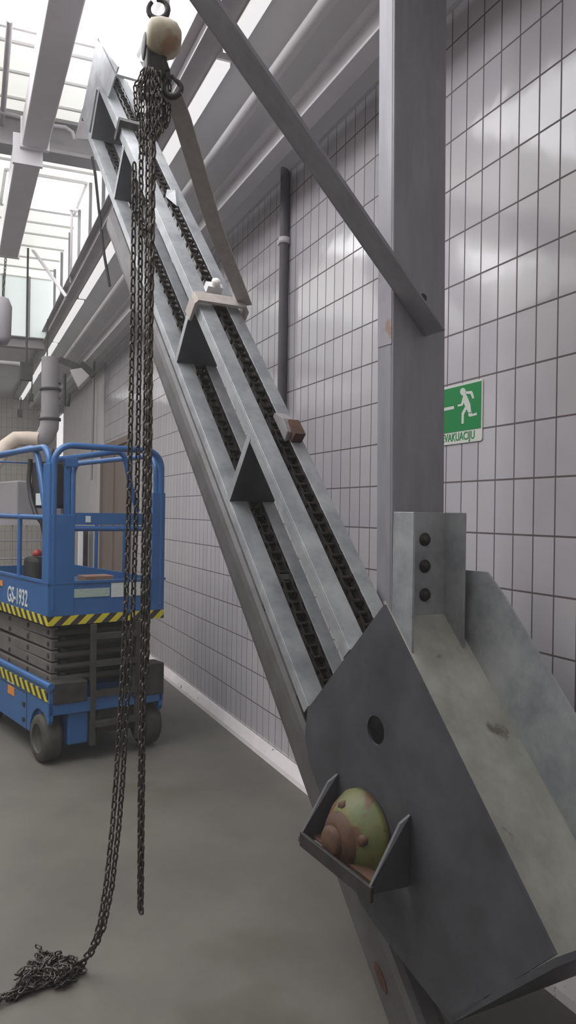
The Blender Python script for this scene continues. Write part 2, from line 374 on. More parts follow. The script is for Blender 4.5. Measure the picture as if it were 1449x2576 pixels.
# roof bracing rod, conduits, cables
q = G().cyl(at(55, 590, X=.80), at(168, 748, X=1.16), .022, 12); obj('tie_rod', q, BEAM, label='slanting grey tie rod from the box duct down to the edge beam', cat='rod')
q = G().tube([at(25, 50, Z=4.95), at(5, 312, Z=4.95)], .022, 8); obj('conduit', q, DBEAM, label='thin dark conduit under the roof at the upper left corner', cat='conduit')
q = G(); pp = [at(0, 282, Y=7.0), at(60, 297, Y=7.0), at(130, 316, Y=7.0), at(165, 321, Y=7.0), at(182, 333, Y=7.0), at(188, 352, Y=7.0)]
q.tube(pp, .018, 8); obj('conduit', q, DBEAM, label='dark bent conduit lying along the top of the grey cross beam', cat='conduit')
q = G().tube([at(182, 415, Y=9.3), at(181, 520, Y=9.3), at(178, 712, Y=9.3)], .014, 8); r0 = obj('drop_cable', q, DBEAM, label='thin vertical cable with a small junction box left of the conveyor', cat='cable')
WL[r0.name] = r0.location.copy()
q = G().box(at(186, 515, Y=9.28), X_, Y_, Z_, .045, .03, .07); obj('junction_box', q, WHITEP, r0)
q = G().tube([at(232, 395, D=7.0), at(240, 440, D=7.0), at(248, 520, D=7.0), at(262, 640, D=7.0), at(276, 720, D=7.0)], .013, 8)
obj('hanging_cable', q, BLACK, label='black cable sagging down beside the conveyor below the cross beam', cat='cable')
# plate hanging stub left of conveyor head
# wall conduit (dark, vertical) on tiles
r0 = None
pt = at(720, 350, X=WX - .03); pb = at(711, 1035, X=WX - .03)
r0 = empty('wall_pipe', (WX - .03, (pt.y + pb.y) / 2, pb.z), 'dark vertical pipe on the tiled wall between conveyor and steel column', 'pipe')
yy = (pt.y + pb.y) / 2
q = G().cyl((WX - .035, yy, pb.z), (WX - .035, yy, 3.9), .03, 14); obj('pipe', q, PIPEM, r0)
for z in (3.42, 2.2):
    q = G().lathe([(-.02, .03), (-.02, .037), (.02, .037), (.02, .03)], (WX - .035, yy, z), Z_, 14).abox(WX - .06, WX - .002, yy + .03, yy + .06, z - .015, z + .015)
    obj('clamp', q, GREYD, r0)
# far wall fittings
q = G().tube([V((1.9, at(237, 905, X=1.9).y, 3.9)), at(237, 905, X=1.9), at(234, 1060, X=1.9), at(230, 1208, X=1.9)], .018, 8); obj('drop_pipe', q, DBEAM, label='thin dark pipe hanging down the pale far wall, ending above the lift rail', cat='pipe')
FD = 11.0
r0 = empty('wall_floodlight', at(200, 975, D=FD), 'white tilted floodlight on a bracket below the far ceiling', 'lamp')
q = G(); c = at(192, 935, D=FD); q.prism([at(175, 930, D=FD), at(205, 925, D=FD), at(226, 945, D=FD), at(197, 975, D=FD)], (.05, .28, 0)); obj('lamp_head', q, PLAST, r0, bevel=.01)
q = G().bar(at(150, 905, D=FD + .1), at(200, 925, D=FD + .1), .05, .09).bar(at(203, 915, D=FD + .1), at(236, 945, D=FD + .1), .05, .1); obj('bracket', q, DARKST, r0)
q = G().tube([at(163, 940, D=FD), at(163, 1020, D=FD), at(172, 1022, D=FD), at(176, 990, D=FD)], .02, 8); obj('loop', q, DARKST, r0)
# insulated pipe with elbow
ED = 9.0
r0 = empty('ventilation_duct', at(126, 1110, D=ED), 'round grey duct bending left into a beige pipe above the lift rail', 'duct')
q = G().tube([at(127, 900, D=ED), at(126, 1055, D=ED)], .098, 18); q.tube([at(126, 1040, D=ED), at(124, 1075, D=ED), at(112, 1100, D=ED), at(96, 1108, D=ED)], .105, 18); obj('drop', q, GREYM, r0)
q = G().tube([at(100, 1106, D=ED - .05), at(72, 1104, D=ED - .05), at(40, 1104, D=ED - .1), at(16, 1122, D=ED - .15), at(0, 1145, D=ED - .2), at(-30, 1190, D=ED - .3)], .085, 18); obj('elbow', q, PVC, r0)
for p, dd in ((at(126, 1055, D=ED), Z_), (at(127, 980, D=ED), Z_)): q = G().lathe([(-.015, .1), (-.015, .12), (.015, .12), (.015, .1)], p, dd, 18); obj('collar', q, DARKST, r0)
for py in (905, 962, 1000, 1052): q = G().cyl(at(104, py, D=ED), at(152, py + 2, D=ED), .012, 6); obj('bracket', q, DARKST, r0)
r0 = empty('cable_bracket', at(62, 935, D=10.5), 'dark bracket with cables on the far tiled wall under the cross beam', 'bracket')
q = G().tube([at(0, 912, D=10.5), at(50, 916, D=10.5), at(60, 930, D=10.5), at(56, 955, D=10.5)], .03, 8); obj('conduit', q, DBEAM, r0)
q = G().box(at(66, 935, D=10.5), X_, Y_, Z_, .08, .05, .12); cc = at(66, 935, D=10.5); q.cyl(cc, V((cc.x, cc.y, ZR + .01)), .015, 8); obj('box', q, DARKST, r0, bevel=.01)
r0 = empty('camera_bracket', at(118, 945, D=10.3), 'small fittings hanging under the far end of the tube lamps', 'bracket')
q = G()
cc = at(118, 950, D=10.3); q.cyl(cc, V((cc.x, cc.y, 4.12)), .008, 6)
for px, py in ((118, 950), (78, 1000), (50, 1040)):
    q.box(at(px, py, D=10.3), X_, Y_, Z_, .03, .03, .05); q.cyl(at(px, py, D=10.3), at(px + 3, py - 40, D=10.3), .008, 6)
obj('fitting', q, DARKST, r0)

# ------------------------------------------------------------------ the inclined chain conveyor
K = 1.45
va = ray(-350, -1170).normalized(); ph = V((va.x, va.y, 0)).normalized(); vs = V((ph.y, -ph.x, 0)); vn = vs.cross(va)
def C(s, a, n): return O + (vs * s + va * a + vn * n) * K
def cbox(q, s0, s1, a0, a1, n0, n1):
    return q.box(C((s0 + s1) / 2, (a0 + a1) / 2, (n0 + n1) / 2), vs, va, vn, K * (s1 - s0) / 2, K * (a1 - a0) / 2, K * (n1 - n0) / 2)
cv = empty('chain_conveyor', C(1.17, .1, -1.6), 'large galvanised inclined chain conveyor with boxed lower end rising to the upper left', 'conveyor')
# side plates
ring = [C(1.0, .617 + .031 * math.cos(t), -1.337 + .031 * math.sin(t)) for t in [2 * math.pi * k / 32 for k in range(32)]]
outer = [(.80, -1.134), (.80, -1.56), (.757, -1.615), (.70, -1.64), (.36, -1.64), (.276, -1.597), (.088, -1.483), (.098, -1.337), (.103, -1.134)]
q = G().holed([C(1.0, a, n) for a, n in outer], ring, vs * (.006 * K)); obj('side_plate', q, GALVP, cv, label='near side plate with a round hole')
outer2 = [(.879, -1.134), (.93, -1.19), (.93, -1.30), (.80, -1.56), (.36, -1.62), (.276, -1.597), (.088, -1.483), (.095, -1.337), (.10, -1.134), (.80, -1.128)]
q = G().prism([C(1.34, a, n) for a, n in outer2], vs * (.006 * K)); obj('side_plate', q, GALV, cv)
q = G().prism([C(x, a, -1.309) for x, a in ((1.006, .10), (1.34, .10), (1.34, .93), (1.155, .93), (1.155, .79), (1.006, .79))], vn * (.006 * K)); obj('cover_plate', q, COVER, cv, label='dusty sloping cover between the side plates')
q = G(); cbox(q, 1.0, 1.346, .088, .10, -1.48, -1.14); obj('end_plate', q, GALVP, cv)
q = G(); cbox(q, 1.006, 1.34, .30, .86, -1.60, -1.594); obj('bottom_plate', q, DARKST, cv)
# shaft + sprocket inside
q = G().cyl(C(1.0, .52, -1.54), C(1.38, .52, -1.54), .03, 20); obj('shaft', q, RUSTB, cv)
# guide rails
AT = 4.05
def rail(s0, s1, ntop, leg, a0, a1, inner, m=GALV):
    q = G(); cbox(q, s0, s1, a0, a1, ntop - .006, ntop)                     # top flange
    if inner == 'L': cbox(q, s0, s0 + .006, a0, a1, ntop - leg, ntop - .006)
    else: cbox(q, s1 - .006, s1, a0, a1, ntop - leg, ntop - .006)
    return obj('guide_rail', q, m, cv, bevel=.002)
rail(1.0, 1.055, -1.307, .038, .803, AT, 'L'); rail(1.106, 1.150, -1.307, .038, .803, AT, 'R')
rail(1.0, 1.058, -1.552, .030, .803, AT, 'L'); rail(1.109, 1.150, -1.552, .036, .803, AT, 'R')
# wear strips under the chains
for n_ in (-1.335, -1.58):
    q = G(); cbox(q, 1.086, 1.150, .72, AT, n_ - .006, n_); obj('wear_strip', q, DARKST, cv)
# drive chains
def drivechain(ntop):
    q = G(); a = .62; p = .036; k = 0
    while a < AT:
        sI, sO = (1.067, 1.103) if k % 2 == 0 else (1.072, 1.099)
        for s_ in (sI, sO):
            t = .0022
            pts = []
            for j in range(12):
                th_ = 2 * math.pi * j / 12; x, y_ = math.cos(th_) * .0115, math.sin(th_) * .0115
                x += (p / 2 if x > 0 else -p / 2)
                if abs(math.cos(th_)) < .3: y_ *= .8
                pts.append(C(s_ - t, a + p / 2 + x, ntop + y_))
            q.prism(pts, vs * (2 * t * K))
        q.tube([C(1.064, a, ntop), C(1.105, a, ntop)], .0065 * K, 8)
        a += p; k += 1
    return obj('drive_chain', q, DCHAIN, cv)
drivechain(-1.318); drivechain(-1.563)
# cross plates between upper and lower strand
for a in (1.515, 2.18, 3.32, 3.90):
    q = G(); q.prism([C(1.0, a + .02, -1.335), C(1.0, a - .017, -1.552), C(1.15, a - .017, -1.552), C(1.15, a + .02, -1.335)], va * (.024 * K)); xp = obj('cross_plate', q, GALVP, cv, bevel=.002)
    q = G(); q.prism([C(.9985, a + .02, -1.335), C(.9985, a - .017, -1.552), C(.9985, a + .007, -1.552), C(.9985, a + .044, -1.335)], vs * .002); obj('lit_edge_strip', q, GALV, xp)  # lit edge and shaded underside put into colour: pale strip on darker plate
# head
q = G(); q.prism([C(1.0, 3.70, -1.15), C(1.0, 4.15, -1.20), C(1.0, 4.15, -1.56), C(1.0, 3.95, -1.56), C(1.0, 3.98, -1.36), C(1.0, 3.75, -1.30)], vs * (.006 * K)); obj('head_plate', q, GALV, cv)
q = G(); cbox(q, 1.0, 1.16, 4.14, 4.16, -1.58, -1.19); cbox(q, 1.0, 1.16, 3.70, 4.15, -1.19, -1.18); obj('head_cap', q, GALV, cv)
q = G(); cbox(q, .985, 1.165, 3.44, 3.47, -1.30, -1.27); cbox(q, .985, .997, 3.44, 3.47, -1.36, -1.27); cbox(q, 1.153, 1.165, 3.44, 3.47, -1.36, -1.27); obj('clamp_band', q, DARKST, cv)
def CP(x, y, s_): r = ray(x, y); return O + r * (s_ * K / r.dot(vs))
q = G().prism([CP(188, 348, 1.03), CP(246, 352, 1.03), CP(240, 320, 1.03), CP(216, 262, 1.03), CP(206, 275, 1.03)], vs * .09); obj('mounting_bracket', q, DBEAM, cv)
# return tube below
q = G(); n0, n1 = -1.80, -1.69
q2 = []
for k in range(16):
    t = 2 * math.pi * (k + .5) / 16; x, y_ = math.cos(t), math.sin(t)
    q2.append(C(1.10 + .045 * math.copysign(abs(x) ** .6, x), .02, -1.755 + .062 * math.copysign(abs(y_) ** .6, y_)))
q.prism(q2, va * (3.5 * K)); obj('return_tube', q, TUBE, cv)
for p_ in q.v: pass
q = G()
sl = [(.232 + .034 * math.cos(t), -1.757 + .012 * math.sin(t)) for t in [2 * math.pi * k / 20 for k in range(20)]]
q.prism([C(1.0535, a, n) for a, n in sl], vs * (.003 * K)); obj('slot', q, RUSTB, cv, label='rusty oval slot near the tube foot')
for a in (.34, 1.2, 2.4):
    q = G(); cbox(q, 1.07, 1.13, a, a + .02, -1.72, -1.555); obj('hanger', q, DARKST, cv)
# bearing in its take-up bracket
br = obj('bearing_bracket', G().prism([C(.998, .429, -1.339), C(.975, .420, -1.352), C(.893, .333, -1.414), C(.893, .325, -1.424), C(.998, .325, -1.441)], ph * .010), GALVP, cv, bevel=.001)
q = G().prism([C(.998, .615, -1.534), C(.975, .606, -1.547), C(.893, .519, -1.609), C(.893, .511, -1.619), C(.998, .511, -1.636)], ph * .010); obj('gusset', q, GALVP, br, bevel=.001)
q = G().bar(C(.897, .322, -1.420), C(.897, .517, -1.614), .012, .045, (0, 0, 1)); obj('bracket_shelf', q, DARKST, br, bevel=.002)
q = G().bar(C(.945, .330, -1.432), C(.945, .520, -1.622), .045, .008, (0, 0, 1)); obj('bracket_shelf', q, RUSTB, br, bevel=.002)
BC = C(.998, .468, -1.523)
q = G(); k_ = K * 1.12
q.lathe([(0, 0), (0, .088 * k_), (.012 * k_, .088 * k_), (.022 * k_, .082 * k_), (.036 * k_, .074 * k_), (.052 * k_, .058 * k_), (.060 * k_, .040 * k_), (.060 * k_, .034 * k_), (.050 * k_, .032 * k_), (.050 * k_, 0)], BC, -vs, 40)
bh = obj('bearing_housing', q, OLIVE, cv, label='olive green bearing housing stained with rust')
q = G().lathe([(.02 * k_, 0), (.02 * k_, .030 * k_), (.078 * k_, .030 * k_), (.084 * k_, .024 * k_), (.084 * k_, 0)], BC, -vs, 24); obj('shaft_end', q, RUSTB, bh)
q = G().lathe([(.05 * k_, .027 * k_), (.035 * k_, .058 * k_), (.058 * k_, .052 * k_), (.072 * k_, .036 * k_), (.072 * k_, .027 * k_)], BC, -vs, 24); obj('locking_collar', q, RUSTB, bh)
for (da, dn) in ((-.03, .062), (.055, .038), (.03, -.06)):
    q = G(); c = BC + va * (da * K) + vn * (dn * K) - vs * (.036 * K); q.lathe([(0, .013 * K), (.018 * K, .013 * K), (.022 * K, .009 * K), (.022 * K, 0)], c, -vs, 6); obj('bolt', q, RUSTB, bh)
# small fittings on the strand
q = G(); cbox(q, 1.045, 1.10, 2.225, 2.255, -1.30, -1.275); q.lathe([(-.03, .0), (-.03, .02), (.012, .024), (.022, .012), (.022, 0)], C(1.075, 2.24, -1.268), vn, 14); obj('lever_knob', q, WHITEP, cv)
q = G(); q.prism([C(1.092, 1.62, -1.315), C(1.092, 1.51, -1.315), C(1.092, 1.52, -1.285), C(1.092, 1.57, -1.278), C(1.092, 1.62, -1.30)], vs * (.038 * K)); fb = obj('chain_tensioner', q, GREYM, cv, bevel=.004)
q = G(); cbox(q, 1.106, 1.140, 1.50, 1.56, -1.305, -1.272); obj('rubber_block', q, RUSTB, fb)
q = G(); q.prism([C(1.06, 2.88, -1.30), C(1.09, 2.82, -1.30), C(1.09, 2.88, -1.268), C(1.065, 2.90, -1.28)], vs * (.012 * K)); obj('latch', q, GALV, cv)

# ------------------------------------------------------------------ steel column with its bracket
P0 = .88 * math.cos(math.asin(va.z)) + 1.305 * va.z
P0 *= K
def B(s, p, z): return V((0, 0, z)) + vs * s + ph * p
S0, S1 = 1.160 * K, 1.322 * K
def cover_z(p):   # height of the cover plane under distance p
    # C(s,a,n=-1.305): p = a cosE K + 1.305 sinE K ; z = H + a sinE K - 1.305 cosE K
    cE, sE = math.cos(math.asin(va.z)), va.z
    a = (p / K - 1.305 * sE) / cE
    return H + (a * sE - 1.305 * cE) * K
post = empty('steel_column', B((S0 + S1) / 2, P0 + .04, cover_z(P0)), 'tall grey galvanised channel column standing on the conveyor cover in front of the tiled wall', 'column')
def hbox(q, s0, s1, p0, p1, z0, z1): return q.box(B((s0 + s1) / 2, (p0 + p1) / 2, (z0 + z1) / 2), vs, ph, Z_, (s1 - s0) / 2, (p1 - p0) / 2, (z1 - z0) / 2)
def lean(q):
    q.v = [v - vs * ((v.z - zb) * .0125) for v in q.v]; return q
q = G(); ztop = 4.02; zb = cover_z(P0 + .012) - .01
hbox(q, S0, S1, P0 + .012, P0 + .022, zb, 3.9); hbox(q, S0, S0 + .012, P0 + .022, P0 + .105, zb + .02, 3.9); hbox(q, S1 - .012, S1, P0 + .022, P0 + .105, zb + .02, 3.9)
obj('channel', lean(q), POST, post, bevel=.004)
zt = at(1040, 1288, D=2.78).z
q = G()
hbox(q, S0, S1, P0, P0 + .011, zb, zt)
for s_ in (S0, S1 - .009):
    q.prism([B(s_, P0, cover_z(P0)), B(s_, P0 - .104, cover_z(P0 - .104)), B(s_, P0 - .104, zt), B(s_, P0, zt)], vs * .009)
bk = obj('foot_bracket', q, GALV, post, bevel=.002)
for py in (1357, 1424, 1496):
    r = ray(1068, py); t = (P0) / r.dot(ph); c = O + r * t
    q = G(); q.lathe([(0, 0), (0, .021), (.004, .021), (.004, .017), (.017, .016), (.018, 0)], c, -ph, 6 if False else 6)
    q.lathe([(0, .024), (.003, .024), (.003, 0)], c, -ph, 18)
    obj('bolt', q, DARKST, bk)
r = ray(948, 712); 
za = O.z; c0 = ray(970, 712); t = S0 / c0.dot(vs); pz1 = (O + c0 * t).z; c1 = ray(970, 872); pz0 = (O + c1 * (S0 / c1.dot(vs))).z
q = G(); hbox(q, S0 - .0025, S0, P0 + .018, P0 + .100, pz0, pz1); obj('rust_patch', lean(q), RUST, post, label='rusty patch with faded paint on the column side')
# diagonal brace
def onweb(px, py): r = ray(px, py); return O + r * ((P0 + .004) / r.dot(ph))
b0 = onweb(1072, 846); b1 = onweb(479, 0); dd = (b1 - b0).normalized(); b1 = b0 + dd * ((3.95 - b0.z) / dd.z)
upn = (vs - dd * vs.dot(dd)).normalized()      # perpendicular to the brace in the plane of the web, to the right and up
brc = empty('diagonal_brace', b0, 'grey angle iron brace rising from the steel column to the upper left', 'brace')
q = G()
q.prism([b0, b0 + upn * .094, b1 + upn * .094, b1], ph * .007)
obj('back_leg', q, POST, brc, bevel=.002)
q = G().prism([b0, b1, b1 + upn * .007, b0 + upn * .007], -ph * .10); obj('front_leg', q, POST, brc, bevel=.002)
q = G().lathe([(0, .016), (.012, .016), (.013, 0)], b0 + dd * .11 + upn * .078 , -ph, 6); obj('bolt', q, DARKST, brc)

# ------------------------------------------------------------------ evacuation sign
tr = at(1214, 952, X=WX - .004); bl = at(1214, 1108, X=WX - .004)
yr = (tr.y + bl.y) / 2; sz1, sz0 = tr.z, bl.z; sw = .50
sg = empty('evacuation_sign', (WX - .002, yr + sw / 2, sz0), 'green and white evacuation sign with running figure, half hidden behind the steel column', 'sign')
def rrect(y0, y1, z0, z1, x, rad=.012):
    pts = []
    for (cy_, cz_, a0) in ((y1 - rad, z1 - rad, 0), (y0 + rad, z1 - rad, 90), (y0 + rad, z0 + rad, 180), (y1 - rad, z0 + rad, 270)):
        for k in range(5):
            t = math.radians(a0 + k * 22.5); pts.append((x, cy_ + rad * math.cos(t), cz_ + rad * math.sin(t)))
    return pts
# image right = nearer = smaller y
q = G().prism(rrect(yr, yr + sw, sz0, sz1, WX - .005), (.004, 0, 0)); obj('panel', q, SIGNW, sg)
gz0 = sz0 + .055 * 1.0; gz0 = sz0 + (sz1 - sz0) * .205
q = G().abox(WX - .0062, WX - .005, yr + .008, yr + sw - .008, gz0, sz1 - .009); obj('green_field', q, GREEN, sg)
def sg_pt(px, py): 
    p = at(px, py, X=WX - .0062); return p
fig = G(); ex = (-.0012, 0, 0)
def poly(pxs): fig.prism([sg_pt(*p) for p in pxs], ex)
def z1c(x, y): return (900 + x * .3789, 600 + y * .3789)
poly([z1c(*p) for p in ((682, 1005), (694, 992), (708, 994), (717, 1008), (716, 1030), (706, 1042), (690, 1040), (681, 1024))])
poly([z1c(*p) for p in ((700, 1042), (716, 1030), (728, 1050), (748, 1100), (755, 1158), (738, 1162), (712, 1110), (696, 1070))])
poly([z1c(*p) for p in ((716, 1016), (758, 1012), (764, 1022), (774, 1058), (763, 1066), (750, 1032), (722, 1032))])
poly([z1c(*p) for p in ((697, 1060), (704, 1090), (698, 1110), (666, 1116), (663, 1104), (688, 1098))])
poly([z1c(*p) for p in ((712, 1118), (728, 1128), (706, 1168), (705, 1228), (690, 1230), (691, 1160))])
poly([z1c(*p) for p in ((738, 1156), (756, 1152), (760, 1166), (790, 1156), (792, 1172), (744, 1184), (734, 1170))])
obj('running_figure', fig, SIGNW, sg)
q = G().prism([sg_pt(*z1c(*p)) for p in ((640, 1112), (640, 1132), (560, 1148), (560, 1128))], ex)
ar = G(); p0 = sg_pt(*z1c(565, 1136)); ar.prism([p0 + Y_ * .0 + Z_ * .04, p0 - Z_ * .04, p0 + Y_ * .06], ex); q.add(ar.v, ar.f); obj('arrow', q, SIGNW, sg)
# lettering; reads left to right = decreasing y
tl = sg_pt(*z1c(774, 1330)); th_ = .026
t, w = textmesh('lettering', 'PUT ZA EVAKUACIJU', (WX - .0052, tl.y, sz0 + .013), -Y_, Z_, .048, GREEN, sg, sx=.88, bold=.01)
for v in t.data.vertices: v.co.y += w

# ------------------------------------------------------------------ scissor lift
FD_ = V((.970, .242, 0)); GD_ = V((-.242, .970, 0))
c0 = ray(126, 1282) * 5.08; C0 = V((c0.x, c0.y, 0))
def Lp(u, v, z): return C0 + FD_ * u + GD_ * v + Z_ * z
def LF(px, py, v=0.0):
    r = ray(px, py); t = ((C0 + GD_ * v) - O).dot(GD_) / r.dot(GD_); p = O + r * t - C0; return p.dot(FD_), p.z
def LS(px, py, u=0.0):
    r = ray(px, py); t = ((C0 + FD_ * u) - O).dot(FD_) / r.dot(FD_); p = O + r * t - C0; return p.dot(GD_), p.z
def c3(x, y): return (x * .31746, 1050 + y * .31746)
W_ = .82; LEN = 1.72
lift = empty('scissor_lift', Lp(W_ / 2, LEN / 2, 0), 'blue electric scissor lift with black and yellow stripes parked by the tiled wall', 'scissor lift')
def lbox(q, u0, u1, v0, v1, z0, z1): return q.box(Lp((u0 + u1) / 2, (v0 + v1) / 2, (z0 + z1) / 2), FD_, GD_, Z_, abs(u1 - u0) / 2, abs(v1 - v0) / 2, abs(z1 - z0) / 2)
zf0 = .905; zf1 = .955; zt_ = 1.18
q = G(); lbox(q, .02, W_ - .02, .02, LEN - .02, zf1 - .03, zf1 + .01); obj('platform_deck', q, ARMD, lift)
q = G(); lbox(q, 0, W_, -.004, .012, zf0, zf1 + .01); lbox(q, -.004, .012, 0, LEN, zf0, zf1 + .01); lbox(q, W_ - .012, W_ + .004, 0, LEN, zf0, zf1 + .01); obj('hazard_band', q, HAZ, lift)
q = G(); lbox(q, 0, W_, 0, .02, zf1 + .01, zt_); lbox(q, 0, .02, 0, LEN, zf1 + .01, zt_); lbox(q, W_ - .02, W_, 0, LEN, zf1 + .01, zt_); lbox(q, 0, W_, LEN - .02, LEN, zf1 + .01, zt_)
lbox(q, -.01, W_ + .01, -.008, .024, zt_ - .008, zt_ + .008); lbox(q, -.008, .024, -.01, LEN, zt_ - .008, zt_ + .008)
tb = obj('toe_board', q, BLUE, lift)
def decal(x0, y0, x1, y1, name, m, par, label=None):
    (u0, za_), (u1, zb_) = LF(*c3(x0, y1)), LF(*c3(x1, y0)); q = G(); lbox(q, u0, u1, -.004, 0, za_, zb_); return obj(name, q, m, par, label=label)
decal(585, 1348, 868, 1430, 'decal', LABEL2, tb, 'pale green instruction decal'); decal(880, 1308, 978, 1425, 'decal', LABEL, tb, 'white warning decal'); decal(1002, 1300, 1140, 1415, 'decal', LABEL, tb, 'white warning decal')
# front corner panels
RT = 2.07
q = G(); lbox(q, 0, .165, -.006, .014, zf1 + .01, 1.62); 
q.prism([Lp(0, -.006, 1.62), Lp(.13, -.006, 1.62), Lp(.13, -.006, 1.76), Lp(0, -.006, 1.80)], GD_ * .02) if False else None
lbox(q, -.006, .014, 0, .12, zf1 + .01, 1.95); obj('corner_panel', q, BLUE, lift, bevel=.003)
q = G(); lbox(q, W_ - .095, W_, -.006, .014, zf1 + .01, 1.78); lbox(q, W_ - .014, W_ + .004, 0, .10, zf1 + .01, 1.78); obj('corner_panel', q, BLUE, lift, bevel=.003)
# front hoop
def arc(c, r, a0, a1, eu, ez, n=8): return [c + eu * (r * math.cos(math.radians(a0 + (a1 - a0) * k / n))) + ez * (r * math.sin(math.radians(a0 + (a1 - a0) * k / n))) for k in range(n + 1)]
R_ = .12; q = G()
pts = [Lp(.025, .01, 1.0)] + arc(Lp(.025 + R_, .01, RT - R_), R_, 180, 90, FD_, Z_) + arc(Lp(W_ - .025 - R_, .01, RT - R_), R_, 90, 0, FD_, Z_) + [Lp(W_ - .025, .01, 1.0)]
q.tube(pts, .021, 12); obj('front_guardrail', q, BLUE, lift)
q = G(); (u0, z0), (u1, z1) = LF(*c3(550, 850)), LF(*c3(1110, 762)); lbox(q, .15, W_ - .09, 0, .012, z0, z1)
z0b = LF(*c3(900, 905))[1]; q.tube([Lp(.16, .012, z0b + .02), Lp(W_ - .08, .012, z0b + .02)], .018, 10); obj('gate_rail', q, BLUE, lift)
decal(678, 782, 718, 832, 'decal', LABEL, lift, 'small round white decal')
q = G(); uu = LF(*c3(530, 600))[0]; lbox(q, uu - .012, uu + .022, 0, .03, 1.55, 1.98); lbox(q, uu - .012, uu + .07, -.01, .04, 1.93, 1.99); obj('gate_post', q, BLUE, lift, bevel=.004)
# inner folding rail (curved tube behind the front)
q = G(); vv = .30
def LI(x, y, v): u, z = LF(*c3(x, y), v=v); return Lp(u, v, z)
q.tube([LI(445, 335, .1), LI(600, 318, .2), LI(760, 296, vv), LI(900, 275, vv), LI(950, 275, vv), LI(985, 310, vv), LI(1005, 380, vv), LI(1040, 560, vv), LI(1075, 690, vv), LI(1092, 745, vv)], .020, 10)
q.tube([LI(600, 895, .9), LI(1090, 890, .9)], .016, 8) if False else None
obj('folding_rail', q, BLUE, lift)
# side guardrails
def sideRail(u, nm='side_guardrail'):
    q = G(); pts = [Lp(u, .03, 1.55)] + arc(Lp(u, .06 + R_, RT - R_ - .01), R_, 180, 90, GD_, Z_) + arc(Lp(u, LEN - .06 - R_, RT - R_ - .01), R_, 90, 0, GD_, Z_) + [Lp(u, LEN - .06, 1.0)]
    q.tube(pts, .021, 12); q.tube([Lp(u, .05, 1.60), Lp(u, LEN - .05, 1.60)], .018, 10)
    for v in (.62, 1.15): q.tube([Lp(u, v, 1.18), Lp(u, v, 1.62)], .016, 8)
    return obj(nm, q, BLUE, lift)
sideRail(.012)
q = G(); u = W_ - .012
pts = [Lp(u, .10, 1.60)] + arc(Lp(u, .12 + R_, RT - R_ - .02), R_, 180, 90, GD_, Z_) + arc(Lp(u, LEN - .06 - R_, RT - R_ - .02), R_, 90, 0, GD_, Z_) + [Lp(u, LEN - .06, 1.0)]
q.tube(pts, .020, 12); q.tube([Lp(u, .05, 1.60), Lp(u, LEN - .05, 1.60)], .018, 10)
for v in (.62, 1.15): q.tube([Lp(u, v, 1.18), Lp(u, v, 1.62)], .016, 8)
obj('side_guardrail', q, BLUE, lift)
# slanted near-side tube (folding section)
q = G()
def LSp(x, y, u=.03): v, z = LS(*c3(x, y), u=u); return Lp(u, v, z)
pts = [LSp(-60, 318), LSp(60, 290), LSp(170, 262), LSp(240, 245), LSp(275, 250), LSp(300, 300), LSp(330, 500), LSp(360, 720), LSp(378, 900)]
q.tube(pts, .022, 12); obj('folding_rail', q, BLUE, lift)
q = G(); q.tube([Lp(.03, LEN - .03, 1.0), Lp(.03, LEN - .03, 2.04), Lp(W_ - .03, LEN - .03, 2.04), Lp(W_ - .03, LEN - .03, 1.0)], .019, 10); q.tube([Lp(.03, LEN - .03, 1.6), Lp(W_ - .03, LEN - .03, 1.6)], .017, 8); obj('rear_guardrail', q, BLUE, lift)
# lettering on the side toe board, reading towards the front corner
t, w = textmesh('lettering', 'GS-1932', Lp(-.003, .60, .99), -GD_, Z_, .155, LABEL, tb, sx=.80, bold=.015)
vA, zA = LS(*c3(62, 1390)); vB, zB = LS(*c3(303, 1440))
for v in t.data.vertices:
    v.co += GD_ * ((vB + (vA - vB)) - .60)
q = G(); v_, z_ = LS(*c3(14, 1312)); q.box(Lp(-.004, v_, z_), GD_, FD_, Z_, .035, .002, .02); obj('decal', q, ORANGE, tb, label='small orange decal')
# control box, hose, bag on the near side
q = G(); lbox(q, .05, .22, .22, .52, 1.66, 1.98); ctl = obj('control_box', q, BLACK, lift, bevel=.02)
q = G(); lbox(q, .045, .05, .26, .40, 1.68, 1.76); obj('decal', q, LABEL, ctl)
q = G().tube([Lp(.04, .50, 2.0), Lp(.035, .52, 1.85), Lp(.03, .45, 1.72), Lp(.04, .38, 1.62), Lp(.06, .30, 1.55), Lp(.08, .25, 1.35)], .016, 8); obj('cable', q, BLACK, ctl)
q = G().lathe([(0, 0), (0, .02), (.07, .024), (.09, .012), (.09, 0)], Lp(.12, .35, 1.98), Z_ + FD_ * .2, 12); obj('joystick', q, BLACK, ctl)
q = G(); lbox(q, .06, .40, .85, 1.30, 1.60, 1.86); tbx = obj('tool_tray', q, GREYM, lift, bevel=.01)
# things lying in the platform
q = G(); lbox(q, .22, .60, .35, .75, zf1 + .01, zf1 + .20); bx = obj('storage_box', q, BLUE, bevel=.01, label='dark blue box lying on the lift platform behind the toe board', cat='box')
q = G(); lbox(q, .30, .50, .12, .28, zf1 + .01, 1.205); obj('cardboard_box', q, CARD, bevel=.004, label='small brown cardboard box on the lift platform', cat='box')
q = G(); lbox(q, .04, .16, .40, .64, zf1 + .01, 1.32); o_ = obj('tool_bag', q, BLACK, bevel=.03, label='black tool bag on the lift platform beside the corner panel', cat='bag')
q = G().lathe([(0, 0), (0, .03), (.02, .035), (.04, .02), (.05, 0)], Lp(.08, .45, 1.33), Z_, 12); obj('warning_cap', q, RED, label='small red cap lying on the black tool bag', cat='cap')
